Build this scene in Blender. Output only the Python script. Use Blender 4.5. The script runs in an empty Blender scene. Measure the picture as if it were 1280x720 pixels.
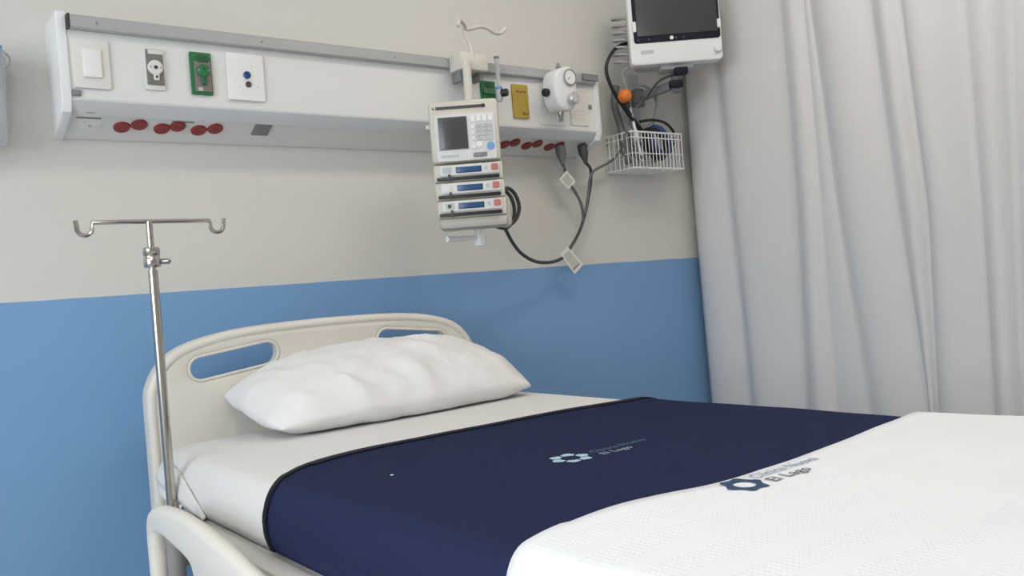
import bpy, bmesh, math, random
from mathutils import Vector, Matrix, noise
random.seed(4)
scene = bpy.context.scene
COL = scene.collection

# ------------------------------------------------------------------ camera, world, light, exposure
CZ = 1.10
FPX = 1087.77
CF = Vector((0.61344129, 0.78973298, -0.00340682))
CR = Vector((0.78708344, -0.61172539, -0.07932029))
CU = Vector((0.06472588, -0.04597689, 0.99684336))
cam = bpy.data.cameras.new('camera')
cam.sensor_fit = 'HORIZONTAL'; cam.sensor_width = 36.0; cam.lens = FPX / 1280 * 36
cam.clip_start = 0.02
camo = bpy.data.objects.new('camera', cam); COL.objects.link(camo)
m = Matrix((CR, CU, -CF)).transposed().to_4x4(); m.translation = (0, 0, CZ)
camo.matrix_world = m
scene.camera = camo

w = bpy.data.worlds.new('world'); scene.world = w; w.use_nodes = True
w.node_tree.nodes['Background'].inputs[0].default_value = (0.82, 0.91, 1.0, 1)
w.node_tree.nodes['Background'].inputs[1].default_value = 9.0

def area(name, loc, sx, sy, power, col, rot=(0, 0, 0)):
    l = bpy.data.lights.new(name, 'AREA'); l.shape = 'RECTANGLE'; l.size = sx; l.size_y = sy
    l.energy = power; l.color = col
    o = bpy.data.objects.new(name, l); COL.objects.link(o); o.location = loc; o.rotation_euler = rot
    return o
LAMPS = [((1.70, 1.05), 1.2, 0.30, 6.5, (1.0, 0.86, 0.72)),
         ((-0.45, -0.55), 0.60, 1.2, 12, (1.0, 0.98, 0.96))]
for i, ((lx, ly), sx, sy, p, c) in enumerate(LAMPS):
    area('lamp_light', (lx, ly, 2.655), sx - .04, sy - .04, p, c)

WIN = (-0.70, 1.20, 0.90, 2.30)      # unseen window, added in the left wall as source of cool daylight: y0, y1, z0, z1
po_ = area('added_window_daylight', (-1.76, (WIN[0] + WIN[1]) / 2, (WIN[2] + WIN[3]) / 2), WIN[3] - WIN[2], WIN[1] - WIN[0], 1, (1, 1, 1), (0, math.radians(-90), 0))
po_.data.cycles.is_portal = True      # samples the sky through the opening, gives no light of its own

vs = scene.view_settings
vs.view_transform = 'Standard'; vs.look = 'None'; vs.gamma = 1.0; vs.use_curve_mapping = False
vs.exposure = 0.0

# ------------------------------------------------------------------ pixel helpers (direction only; the depth comes from the surface touched)
def ray(px, py): return CR * ((px - 640) / FPX) - CU * ((py - 360) / FPX) + CF
def PY(px, py, y): d = ray(px, py); d = d * (y / d.y); return Vector((d.x, y, d.z + CZ))
def PX(px, py, x): d = ray(px, py); d = d * (x / d.x); return Vector((x, d.y, d.z + CZ))
def PZ(px, py, z): d = ray(px, py); d = d * ((z - CZ) / d.z); return Vector((d.x, d.y, z))
def PD(px, py, dep): d = ray(px, py) * dep; return Vector((d.x, d.y, d.z + CZ))

# ------------------------------------------------------------------ materials
def lin(c):
    return tuple((v / 255 / 12.92 if v / 255 <= 0.04045 else ((v / 255 + 0.055) / 1.055) ** 2.4) for v in c) + (1,)
MATS = {}
def mat(name, rgb, rough=0.5, metal=0.0, bump=None, vary=None, spec=None, trans=0.0, emit=None, alpha=1.0, sheen=0.0, coat=0.0):
    M = bpy.data.materials.new(name); M.use_nodes = True; MATS[name] = M
    nt = M.node_tree; b = nt.nodes['Principled BSDF']
    b.inputs['Base Color'].default_value = lin(rgb); b.inputs['Roughness'].default_value = rough
    b.inputs['Metallic'].default_value = metal
    if spec is not None: b.inputs['Specular IOR Level'].default_value = spec
    if trans: b.inputs['Transmission Weight'].default_value = trans
    if alpha < 1: b.inputs['Alpha'].default_value = alpha
    if sheen: b.inputs['Sheen Weight'].default_value = sheen
    if coat: b.inputs['Coat Weight'].default_value = coat
    if emit:
        b.inputs['Emission Color'].default_value = lin(emit[0]); b.inputs['Emission Strength'].default_value = emit[1]
    if bump or vary:
        tc = nt.nodes.new('ShaderNodeTexCoord')
    if vary:   # (scale, second colour)
        n = nt.nodes.new('ShaderNodeTexNoise'); n.inputs['Scale'].default_value = vary[0]; n.inputs['Detail'].default_value = 5
        nt.links.new(tc.outputs['Object'], n.inputs['Vector'])
        r = nt.nodes.new('ShaderNodeMix'); r.data_type = 'RGBA'
        r.inputs['A'].default_value = lin(rgb); r.inputs['B'].default_value = lin(vary[1])
        nt.links.new(n.outputs['Fac'], r.inputs['Factor']); nt.links.new(r.outputs['Result'], b.inputs['Base Color'])
    if bump:   # (scale, strength, distance)
        n = nt.nodes.new('ShaderNodeTexNoise'); n.inputs['Scale'].default_value = bump[0]; n.inputs['Detail'].default_value = 4
        nt.links.new(tc.outputs['Object'], n.inputs['Vector'])
        k = nt.nodes.new('ShaderNodeBump'); k.inputs['Strength'].default_value = bump[1]; k.inputs['Distance'].default_value = bump[2]
        nt.links.new(n.outputs['Fac'], k.inputs['Height']); nt.links.new(k.outputs['Normal'], b.inputs['Normal'])
    return M

BLUE_Z = 1.10 + 0.0225 * 2.20
def wall_material():
    M = mat('two_tone_wall_paint', (206, 201, 194), 0.55)
    nt = M.node_tree; b = nt.nodes['Principled BSDF']
    tc = nt.nodes.new('ShaderNodeTexCoord'); sp = nt.nodes.new('ShaderNodeSeparateXYZ')
    nt.links.new(tc.outputs['Object'], sp.inputs[0])
    n = nt.nodes.new('ShaderNodeTexNoise'); n.inputs['Scale'].default_value = 6; n.inputs['Detail'].default_value = 3
    nt.links.new(tc.outputs['Object'], n.inputs['Vector'])
    ma = nt.nodes.new('ShaderNodeMath'); ma.operation = 'MULTIPLY_ADD'; ma.inputs[1].default_value = 0.004; 
    nt.links.new(n.outputs['Fac'], ma.inputs[0]); nt.links.new(sp.outputs['Z'], ma.inputs[2])
    gt = nt.nodes.new('ShaderNodeMath'); gt.operation = 'GREATER_THAN'; gt.inputs[1].default_value = BLUE_Z + .002
    nt.links.new(ma.outputs[0], gt.inputs[0])
    mx = nt.nodes.new('ShaderNodeMix'); mx.data_type = 'RGBA'
    mx.inputs['A'].default_value = lin((122, 162, 204)); mx.inputs['B'].default_value = lin((214, 211, 204))
    nt.links.new(gt.outputs[0], mx.inputs['Factor']); nt.links.new(mx.outputs['Result'], b.inputs['Base Color'])
    n2 = nt.nodes.new('ShaderNodeTexNoise'); n2.inputs['Scale'].default_value = 160; nt.links.new(tc.outputs['Object'], n2.inputs['Vector'])
    n3 = nt.nodes.new('ShaderNodeTexNoise'); n3.inputs['Scale'].default_value = 3.5; nt.links.new(tc.outputs['Object'], n3.inputs['Vector'])
    ad = nt.nodes.new('ShaderNodeMath'); ad.operation = 'MULTIPLY_ADD'; ad.inputs[1].default_value = 6.0
    nt.links.new(n3.outputs['Fac'], ad.inputs[0]); nt.links.new(n2.outputs['Fac'], ad.inputs[2])
    k = nt.nodes.new('ShaderNodeBump'); k.inputs['Strength'].default_value = .25; k.inputs['Distance'].default_value = .002
    nt.links.new(ad.outputs[0], k.inputs['Height']); nt.links.new(k.outputs['Normal'], b.inputs['Normal'])
    return M
wall_material()
mat('plain_wall_paint', (206, 201, 194), 0.6, bump=(150, .15, .001))
mat('ceiling_paint', (232, 231, 228), 0.8, bump=(80, .15, .002))
mat('floor_vinyl', (204, 204, 202), 0.35, vary=(9, (214, 214, 213)), bump=(60, .05, .001))
mat('panel_white', (226, 225, 222), 0.35, bump=(40, .02, .001))
mat('panel_lip', (207, 208, 209), 0.35, bump=(40, .02, .001))
mat('end_cap_white', (236, 236, 236), 0.35)
mat('aluminium_rail', (182, 182, 182), 0.38, metal=0.35, bump=(120, .05, .0005))
mat('dark_gap', (52, 52, 54), 0.6)
mat('plate_ivory', (224, 221, 214), 0.4)
mat('plate_white', (236, 234, 231), 0.35)
mat('outlet_grey', (120, 117, 112), 0.45)
mat('outlet_green', (38, 112, 66), 0.4)
mat('outlet_green_dark', (26, 88, 52), 0.4)
mat('outlet_mauve', (128, 116, 112), 0.45)
mat('outlet_yellow', (176, 152, 62), 0.45)
mat('yellow_ink', (132, 84, 62), 0.5)
mat('socket_red', (142, 42, 44), 0.4)
mat('black_plastic', (28, 28, 32), 0.45)
mat('navy_black_plastic', (20, 20, 34), 0.6, spec=.25)
mat('dark_grey_plastic', (66, 66, 68), 0.5)
mat('mid_grey_plastic', (128, 128, 130), 0.5)
mat('light_grey_plastic', (190, 190, 190), 0.45)
mat('blue_plastic', (36, 72, 128), 0.3)
mat('lid_blue', (70, 128, 190), 0.4)
mat('pump_beige', (208, 202, 188), 0.45, bump=(200, .04, .0004))
mat('pump_pale', (220, 219, 216), 0.45)
mat('pump_base', (188, 184, 174), 0.5)
mat('lcd_blue', (44, 84, 132), 0.25)
mat('lcd_blue_dark', (26, 48, 84), 0.25)
mat('screen_grey', (76, 76, 74), 0.16)
mat('monitor_glass', (66, 66, 66), 0.18)
mat('button_red', (190, 112, 102), 0.5)
mat('button_blue', (110, 160, 205), 0.45)
mat('monitor_white', (226, 226, 224), 0.35)
mat('chrome_steel', (196, 190, 182), 0.24, metal=1.0)
mat('steel_dull', (160, 158, 154), 0.35, metal=0.9)
mat('enamel_cream', (214, 208, 198), 0.4)
mat('bed_beige', (223, 217, 206), 0.42, bump=(220, .04, .0004))
mat('bed_metal_pale', (206, 203, 197), 0.45)
mat('bed_metal_grey', (150, 148, 144), 0.45)
mat('rubber', (38, 38, 40), 0.7)
mat('cord_grey', (104, 104, 104), 0.5)
mat('cord_dark', (62, 62, 66), 0.5)
mat('cord_black', (24, 24, 28), 0.4)
mat('cord_blue', (52, 84, 140), 0.45)
mat('hose_pale', (172, 170, 166), 0.45)
mat('orange_plastic', (226, 120, 44), 0.4)
mat('tag_paper', (232, 229, 222), 0.6)
mat('tag_print', (196, 192, 182), 0.6)
mat('tag_line', (120, 118, 112), 0.6)
cp = mat('clear_plastic', (222, 226, 230), 0.15)
cn = cp.node_tree; ct_ = cn.nodes.new('ShaderNodeBsdfTransparent'); cx_ = cn.nodes.new('ShaderNodeMixShader'); cx_.inputs[0].default_value = .40
cn.links.new(ct_.outputs[0], cx_.inputs[1]); cn.links.new(cn.nodes['Principled BSDF'].outputs[0], cx_.inputs[2]); cn.links.new(cx_.outputs[0], cn.nodes['Material Output'].inputs[0])
mat('basket_wire', (232, 232, 230), 0.35)
mat('lamp_diffuser', (255, 252, 246), 0.5, emit=((255, 250, 242), 5.0))
mat('knob_silver', (200, 200, 200), 0.25, metal=0.6)
mat('logo_blue_dark', (40, 70, 104), 0.8)
mat('logo_text_blue', (128, 146, 172), 0.8)
mat('logo_text_grey', (110, 108, 106), 0.8)
mat('logo_pale', (176, 204, 218), 0.8)
mat('logo_teal', (88, 122, 148), 0.8)
mat('logo_pale_grey', (178, 186, 190), 0.8)

gm = mat('window_glass', (255, 255, 255), 0.02)
gn = gm.node_tree; tb = gn.nodes.new('ShaderNodeBsdfTransparent'); gg = gn.nodes.new('ShaderNodeBsdfGlossy'); gg.inputs['Roughness'].default_value = .02
gx = gn.nodes.new('ShaderNodeMixShader'); gx.inputs[0].default_value = .06
gn.links.new(tb.outputs[0], gx.inputs[1]); gn.links.new(gg.outputs[0], gx.inputs[2]); gn.links.new(gx.outputs[0], gn.nodes['Material Output'].inputs[0])
def fabric(name, rgb, kind, rough=0.9, sheen=0.15, trans=0.0):
    M = mat(name, rgb, rough, sheen=sheen, spec=0.15)
    nt = M.node_tree; b = nt.nodes['Principled BSDF']
    tc = nt.nodes.new('ShaderNodeTexCoord')
    def wave(axis, scale, dist=0.6):
        n = nt.nodes.new('ShaderNodeTexWave'); n.wave_type = 'BANDS'; n.bands_direction = axis
        n.inputs['Scale'].default_value = scale; n.inputs['Distortion'].default_value = dist; n.inputs['Detail'].default_value = 1
        nt.links.new(tc.outputs['Object'], n.inputs['Vector']); return n.outputs['Fac']
    def math2(op, a, c):
        n = nt.nodes.new('ShaderNodeMath'); n.operation = op
        for i, v in enumerate((a, c)):
            if isinstance(v, (int, float)): n.inputs[i].default_value = v
            else: nt.links.new(v, n.inputs[i])
        return n.outputs[0]
    def nz(scale, detail=3):
        n = nt.nodes.new('ShaderNodeTexNoise'); n.inputs['Scale'].default_value = scale; n.inputs['Detail'].default_value = detail
        nt.links.new(tc.outputs['Object'], n.inputs['Vector']); return n.outputs['Fac']
    if kind == 'sheet':
        h = math2('ADD', math2('MULTIPLY', nz(9, 2), 5.0), math2('MULTIPLY', nz(700, 1), .25)); st, di = .35, .003
    elif kind == 'pillow':
        h = math2('ADD', math2('ADD', math2('MULTIPLY', wave('X', 1.6, 9.0), 1.2), math2('MULTIPLY', nz(11, 3), 2.5)), math2('MULTIPLY', nz(700, 1), .12)); st, di = .55, .006
    elif kind == 'fleece':
        h = math2('ADD', math2('MULTIPLY', nz(420, 2), 1.0), math2('MULTIPLY', nz(5, 3), 5.0)); st, di = .5, .003
    elif kind == 'waffle':   # rows of short ribs in bands, as woven cotton
        ribs = math2('MULTIPLY', wave('Y', 55, .2), wave('X', 38, .3))
        band = math2('GREATER_THAN', wave('Y', 4.5, .8), .42)
        h = math2('ADD', math2('MULTIPLY', ribs, band), math2('MULTIPLY', nz(6, 2), 2.5)); st, di = .25, .002
    else:                    # curtain
        h = math2('ADD', math2('MULTIPLY', wave('Y', 160, 1.0), .15), math2('MULTIPLY', nz(7, 2), 1.6)); st, di = .25, .004
    k = nt.nodes.new('ShaderNodeBump'); k.inputs['Strength'].default_value = st; k.inputs['Distance'].default_value = di
    nt.links.new(h, k.inputs['Height']); nt.links.new(k.outputs['Normal'], b.inputs['Normal'])
    if trans:
        t = nt.nodes.new('ShaderNodeBsdfTranslucent'); t.inputs['Color'].default_value = lin(rgb)
        mx = nt.nodes.new('ShaderNodeMixShader'); mx.inputs[0].default_value = trans
        out = nt.nodes['Material Output']
        nt.links.new(b.outputs[0], mx.inputs[1]); nt.links.new(t.outputs[0], mx.inputs[2]); nt.links.new(mx.outputs[0], out.inputs[0])
    return M
fabric('sheet_white', (220, 217, 213), 'sheet')
fabric('pillow_white', (232, 230, 228), 'pillow')
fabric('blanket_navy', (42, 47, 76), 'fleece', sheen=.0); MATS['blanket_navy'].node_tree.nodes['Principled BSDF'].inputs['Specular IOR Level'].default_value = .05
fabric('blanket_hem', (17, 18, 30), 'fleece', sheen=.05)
fabric('blanket_white', (238, 238, 238), 'waffle')
fabric('curtain_white', (232, 230, 229), 'curtain', trans=.22)

# ------------------------------------------------------------------ mesh helpers
def nb(): return bmesh.new()
def obj(name, bm, material, parent=None, smooth=True, angle=0.6):
    if isinstance(bm, bpy.types.Mesh): me = bm; me.name = name
    else:
        bmesh.ops.recalc_face_normals(bm, faces=bm.faces)
        me = bpy.data.meshes.new(name); bm.to_mesh(me); bm.free()
    root = parent
    while root is not None and root.parent is not None: root = root.parent
    if root is not None and root.get('_w'):
        me.transform(Matrix.Translation(-Vector(root['_w'])))
    me.materials.clear(); me.materials.append(MATS[material])
    if smooth:
        me.polygons.foreach_set('use_smooth', [True] * len(me.polygons))
        try: me.set_sharp_from_angle(angle=angle)
        except Exception: pass
    o = bpy.data.objects.new(name, me); COL.objects.link(o)
    if parent is not None: o.parent = parent
    return o
def tag(o, label, cat, group=None):
    o['label'] = label; o['category'] = cat
    if group: o['group'] = group
    return o
def thing(name, label, cat, loc, rotz=0.0, world=True, group=None):
    o = bpy.data.objects.new(name, None); COL.objects.link(o); o.empty_display_size = .05
    o.location = loc; o.rotation_euler = (0, 0, rotz)
    if world: o['_w'] = tuple(loc)
    return tag(o, label, cat, group)
def struct(o): o['kind'] = 'structure'; return o

def box(bm, c, s, bevel=0.0, rot=None, seg=2):
    r = bmesh.ops.create_cube(bm, size=1.0); v = r['verts']
    bmesh.ops.scale(bm, vec=s, verts=v)
    if bevel > 0:
        ed = list({e for q in v for e in q.link_edges})
        b2 = bmesh.ops.bevel(bm, geom=ed, offset=min(bevel, min(s) * .49), segments=seg, affect='EDGES', profile=.5)
        v = list({q for fc in b2['faces'] for q in fc.verts} | {q for q in v if q.is_valid})
    if rot is not None: bmesh.ops.rotate(bm, cent=(0, 0, 0), matrix=rot, verts=v)
    bmesh.ops.translate(bm, vec=c, verts=v)
    return bm
def boxm(x0, x1, y0, y1, z0, z1, bevel=0.0):
    return box(nb(), ((x0 + x1) / 2, (y0 + y1) / 2, (z0 + z1) / 2), (x1 - x0, y1 - y0, z1 - z0), bevel)
def frame_of(d):
    d = d.normalized(); a = Vector((0, 0, 1)) if abs(d.z) < .9 else Vector((1, 0, 0))
    s = d.cross(a).normalized(); return s, s.cross(d).normalized()
def smooth_path(pts, n=6, closed=False):
    P = [Vector(p) for p in pts]; out = []; N = len(P)
    for i in range(N if closed else N - 1):
        g = (lambda k: P[k % N]) if closed else (lambda k: P[max(0, min(N - 1, k))])
        a, b, c, d = g(i - 1), g(i), g(i + 1), g(i + 2)
        for j in range(n):
            t = j / n
            out.append(.5 * ((2 * b) + (c - a) * t + (2 * a - 5 * b + 4 * c - d) * t * t + (3 * b - a - 3 * c + d) * t ** 3))
    if not closed: out.append(P[-1])
    return out
def tube(bm, pts, r, seg=10, closed=False):
    pts = [Vector(p) for p in pts]; N = len(pts); rings = []
    rr = r if isinstance(r, (list, tuple)) else [r] * N
    s = None
    for i, p in enumerate(pts):
        if closed: d = pts[(i + 1) % N] - pts[i - 1]
        else: d = pts[min(i + 1, N - 1)] - pts[max(i - 1, 0)]
        d = d.normalized()
        if s is None: s, u = frame_of(d)
        else:
            s = (s - d * s.dot(d)).normalized(); u = s.cross(d).normalized()
        rings.append([bm.verts.new(p + (s * math.cos(2 * math.pi * k / seg) + u * math.sin(2 * math.pi * k / seg)) * rr[i]) for k in range(seg)])
    for i in range(N if closed else N - 1):
        A, B = rings[i], rings[(i + 1) % N]
        for k in range(seg): bm.faces.new((A[k], A[(k + 1) % seg], B[(k + 1) % seg], B[k]))
    if not closed:
        bm.faces.new(rings[0][::-1]); bm.faces.new(rings[-1])
    return bm
def lathe(bm, prof, origin, axis=(0, 0, 1), seg=24):
    axis = Vector(axis).normalized(); s, u = frame_of(axis); o = Vector(origin); rings = []
    for r, h in prof:
        r = max(r, 1e-5)
        rings.append([bm.verts.new(o + axis * h + (s * math.cos(2 * math.pi * k / seg) + u * math.sin(2 * math.pi * k / seg)) * r) for k in range(seg)])
    for A, B in zip(rings, rings[1:]):
        for k in range(seg): bm.faces.new((A[k], A[(k + 1) % seg], B[(k + 1) % seg], B[k]))
    bm.faces.new(rings[0][::-1]); bm.faces.new(rings[-1])
    return bm
def disc(c, axis, r, h, seg=24, bev=.15):
    b = min(r, h) * bev
    return lathe(nb(), [(r, 0), (r, h - b), (r - b, h)], c, axis, seg)
def plate(outlines, depth, bevel, mtx):
    """flat rounded slab from closed 2-D outlines (the later ones are holes), depth centred, placed by mtx"""
    cu = bpy.data.curves.new('outline', 'CURVE'); cu.dimensions = '2D'; cu.fill_mode = 'BOTH'
    cu.extrude = max(depth / 2 - bevel, 0.0001); cu.bevel_depth = bevel; cu.bevel_resolution = 2; cu.offset = -bevel
    for ol in outlines:
        sp = cu.splines.new('POLY'); sp.points.add(len(ol) - 1)
        for i, p in enumerate(ol): sp.points[i].co = (p[0], p[1], 0, 1)
        sp.use_cyclic_u = True
    t = bpy.data.objects.new('outline', cu); COL.objects.link(t)
    dg = bpy.context.evaluated_depsgraph_get(); dg.update()
    me = bpy.data.meshes.new_from_object(t.evaluated_get(dg))
    bpy.data.objects.remove(t); bpy.data.curves.remove(cu)
    me.transform(mtx)
    bm = nb(); bm.from_mesh(me); bpy.data.meshes.remove(me)
    bmesh.ops.remove_doubles(bm, verts=bm.verts, dist=1e-5)
    return bm
XZ = lambda y: Matrix(((1, 0, 0, 0), (0, 0, 1, y), (0, 1, 0, 0), (0, 0, 0, 1)))      # 2-D (x, z) at depth y
YZ = lambda x: Matrix(((0, 0, 1, x), (1, 0, 0, 0), (0, 1, 0, 0), (0, 0, 0, 1)))      # 2-D (y, z) at x
def rrect(x0, x1, y0, y1, r, n=5):
    out = []
    for cx, cy, a in ((x1 - r, y1 - r, 0), (x0 + r, y1 - r, 90), (x0 + r, y0 + r, 180), (x1 - r, y0 + r, 270)):
        for k in range(n + 1):
            t = math.radians(a + 90 * k / n); out.append((cx + r * math.cos(t), cy + r * math.sin(t)))
    return out
def capsule(a, b, r, n=8):
    a = Vector(a); b = Vector(b); d = math.atan2(b.y - a.y, b.x - a.x); out = []
    for c, s in ((b, -90), (a, 90)):
        for k in range(n + 1):
            t = d + math.radians(s + 180 * k / n); out.append((c.x + r * math.cos(t), c.y + r * math.sin(t)))
    return out
def smooth2(pts, n=5): return [(p.x, p.y) for p in smooth_path([(a, b, 0) for a, b in pts], n)]

# ------------------------------------------------------------------ the room
WY = 2.20
RX0, RX1, RY0, RZ1 = -1.7, 4.4, -2.8, 2.70
struct(obj('floor', boxm(RX0, RX1, RY0, WY, -.1, 0), 'floor_vinyl'))
struct(obj('ceiling', boxm(RX0, RX1, RY0, WY, RZ1, RZ1 + .1), 'ceiling_paint'))
struct(obj('wall_back', boxm(RX0, RX1, WY, WY + .1, 0, RZ1), 'two_tone_wall_paint'))
struct(obj('wall_front', boxm(RX0, RX1, RY0 - .1, RY0, 0, RZ1), 'plain_wall_paint'))
struct(obj('wall_right', boxm(RX1, RX1 + .1, RY0, WY, 0, RZ1), 'plain_wall_paint'))
wf = nb()
for a in ((RY0, WIN[0], 0, RZ1), (WIN[1], WY, 0, RZ1), (WIN[0], WIN[1], 0, WIN[2]), (WIN[0], WIN[1], WIN[3], RZ1)):
    box(wf, (RX0 - .05, (a[0] + a[1]) / 2, (a[2] + a[3]) / 2), (.1, a[1] - a[0], a[3] - a[2]))
struct(obj('wall_left', wf, 'plain_wall_paint', smooth=False))
wi = nb(); wm = (WIN[0] + WIN[1]) / 2
for a in ((WIN[0], WIN[0] + .05, WIN[2], WIN[3]), (WIN[1] - .05, WIN[1], WIN[2], WIN[3]), (WIN[0], WIN[1], WIN[2], WIN[2] + .05), (WIN[0], WIN[1], WIN[3] - .05, WIN[3]), (wm - .025, wm + .025, WIN[2], WIN[3])):
    box(wi, (RX0 - .05, (a[0] + a[1]) / 2, (a[2] + a[3]) / 2), (.05, a[1] - a[0], a[3] - a[2]))
wo = struct(obj('added_window', wi, 'plate_white', smooth=False))  # out of view, put in to bring cool daylight from the left
for a, b_ in ((WIN[0] + .05, wm - .025), (wm + .025, WIN[1] - .05)):
    obj('pane', boxm(RX0 - .052, RX0 - .048, a, b_, WIN[2] + .05, WIN[3] - .05), 'window_glass', wo, smooth=False)
lamp_labels = ['long ceiling light panel above the bed', 'square-cornered ceiling light panel away from the bed']
for i, ((lx, ly), sx, sy, p, c) in enumerate(LAMPS):
    t = thing('ceiling_light', lamp_labels[i], 'ceiling light', (lx, ly, 2.70))
    fr = nb()
    for a, b_ in ((-1, 0), (1, 0), (0, -1), (0, 1)):
        box(fr, (lx + a * sx / 2, ly + b_ * sy / 2, 2.682), (.03 if a else sx + .03, .03 if b_ else sy + .03, .036), .004)
    obj('frame', fr, 'light_grey_plastic', t)
    obj('diffuser', boxm(lx - sx / 2, lx + sx / 2, ly - sy / 2, ly + sy / 2, 2.67, 2.69), 'lamp_diffuser', t)

# ------------------------------------------------------------------ curtain
CX = 2.60
def curtain():
    # crease lines: (pixel x at row 0, 260, 500) on the curtain plane
    L = [(852, 868, 887), (893, 916, 942), (974, 995, 1010), (1004, 1027, 1046), (1012, 1050, 1088), (1088, 1122, 1160),
         (1128, 1161, 1172), (1204, 1226, 1243), (1262, 1272, 1284), (1330, 1345, 1350), (1410, 1420, 1425)]
    A = [.030, .050, .042, .012, .060, .050, .062, .055, .05, .06, .06]
    lines = []
    for a, b, c in L:
        q = [PX(a, 0, CX), PX(b, 260, CX), PX(c, 500, CX)]
        lines.append([(p.z, p.y) for p in q][::-1])
    def yat(l, z):
        (z0, y0), (z1, y1), (z2, y2) = l
        if z < z1: return y0 + (y1 - y0) * (max(z, .35) - z0) / (z1 - z0)
        return y1 + (y2 - y1) * (min(z, 2.2) - z1) / (z2 - z1)
    bm = nb(); rows = []
    zs = [0.12 + (2.60 - .12) * i / 60 for i in range(61)]
    for z in zs:
        ys = [yat(l, z) for l in lines]
        ys = [min(ys[0], WY - .03)] + ys[1:]
        k = 0
        while ys[-1] > -1.3: ys.append(ys[-1] - (.12 + .05 * math.sin(k * 2.3))); k += 1
        row = []
        for s in range(len(ys) - 1):
            a = A[s] if s < len(A) else .05
            a *= .68 + .20 * math.sin(z * 1.1 + s)
            for j in range(9):
                u = j / 9
                sh = math.sin(math.pi * u) ** .8
                sk = (.75, .5, 1.35, 1.0, .8, 1.5, .7, 1.2, .9, 1.1)[s % 10]
                sh = math.sin(math.pi * u ** sk) ** .9 if 0 < u < 1 else 0
                y = ys[s] + (ys[s + 1] - ys[s]) * u
                row.append(bm.verts.new((CX - a * sh + .006 * math.sin(z * 3 + y * 9), y, z)))
        row.append(bm.verts.new((CX, ys[-1], z))); rows.append(row)
    n = min(len(r) for r in rows)
    for A_, B_ in zip(rows, rows[1:]):
        for k in range(n - 1): bm.faces.new((A_[k], A_[k + 1], B_[k + 1], B_[k]))
    bmesh.ops.smooth_vert(bm, verts=bm.verts, factor=.35, use_axis_x=True, use_axis_y=False, use_axis_z=False)
    o = obj('privacy_curtain', bm, 'curtain_white', angle=3.0)
    s = o.modifiers.new('thickness', 'SOLIDIFY'); s.thickness = .002
    return o
tag(curtain(), 'white floor-length privacy curtain hanging in soft folds beside the bed', 'curtain')
tk = thing('curtain_track', 'white ceiling track carrying the privacy curtain', 'curtain track', (CX, .5, 2.60))
obj('rail', boxm(CX - .015, CX + .015, -1.35, WY, 2.60, 2.625, .003), 'plate_white', tk)
for k in range(7): obj('ceiling_hanger', boxm(CX - .006, CX + .006, -1.25 + .55 * k, -1.235 + .55 * k, 2.622, 2.70), 'plate_white', tk)

# ------------------------------------------------------------------ bed
MX0, MX1, MY1, MY0 = .487, 1.432, 1.91, -.14
ZB, ZT = .735, .822
bed = thing('hospital_bed', 'beige hospital bed with slotted headboard, plastic side rails and wheeled base', 'bed', ((MX0 + MX1) / 2, .9, 0))
HC, HH = .966, .443
half = [(0, .60), (0, .80), (0, .905), (.006, .940), (.024, .975), (.058, 1.008), (.107, 1.029), (.187, 1.045), (.29, 1.053), (HH, 1.056)]
def hb_outline(inset=0.0, zb=.60):
    ol = []
    for d, z in smooth2(half, 3):
        ol.append((HC - HH + d, z))
    full = ol + [(2 * HC - x, z) for x, z in ol[-2::-1]]
    if inset:
        res = []
        for i, p in enumerate(full):
            a = Vector(full[max(i - 1, 0)]); b = Vector(full[min(i + 1, len(full) - 1)]); d = (b - a).normalized()
            res.append((p[0] + d.y * inset, p[1] - d.x * inset))
        full = res
    return full
out = hb_outline(); inn = hb_outline(.022)
inn[0] = (inn[0][0], .66); inn[-1] = (inn[-1][0], .66)
inn = [p for p in inn if p[1] >= .66]
holes = [capsule((.645, .967), (.804, .986), .0275), capsule((2 * HC - .804, .986), (2 * HC - .645, .967), .0275)]
hb = obj('headboard', plate([hb_outline(.004)] + holes, .044, .010, XZ(2.022)), 'bed_beige', bed)
obj('rim', plate([out, inn[::-1]], .052, .010, XZ(2.022)), 'bed_beige', hb)
for h in holes:   # moulded lip of each hand hole
    lip = nb(); tube(lip, [(x, 2.002, z) for x, z in h], .0034, 8, True); obj('grip_lip', lip, 'bed_beige', hb)
# headboard posts, deck, ledges, base, casters
for sx in (-1, 1):
    p = nb(); tube(p, [(HC + sx * .33, 2.02, .34), (HC + sx * .33, 2.02, .63)], .016, 12); obj('headboard_post', p, 'bed_metal_grey', bed)
obj('deck', boxm(MX0 - .010, MX1 + .010, MY0, 1.70, .68, .7345, .006), 'bed_metal_pale', bed)
for x0, x1 in ((.435, .474), (MX1 + .013, MX1 + .052)):
    le = obj('ledge', boxm(x0, x1, MY0 + .05, 1.635, .700, .742, .009), 'bed_metal_pale', bed)
    for yy in (1.55, 1.02): obj('ledge_eyelet', disc(((x0 + x1) / 2, yy, .7415), (0, 0, 1), .008, .003), 'bed_metal_grey', le)
for sx in (.56, 1.36):
    obj('chassis_beam', boxm(sx - .025, sx + .025, -.1, 1.98, .31, .36, .006), 'bed_metal_grey', bed)
for yy in (.05, 1.80, 1.99): obj('chassis_crossbar', boxm(.50, 1.42, yy - .02, yy + .02, .315, .355, .006), 'bed_metal_grey', bed)
for yy in (.35, 1.50):
    lc = obj('lift_column', boxm(.86, 1.06, yy - .09, yy + .09, .36, .68, .012), 'bed_beige', bed)
    obj('column_shroud', boxm(.84, 1.08, yy - .11, yy + .11, .36, .48, .012), 'bed_metal_grey', lc)
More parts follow.
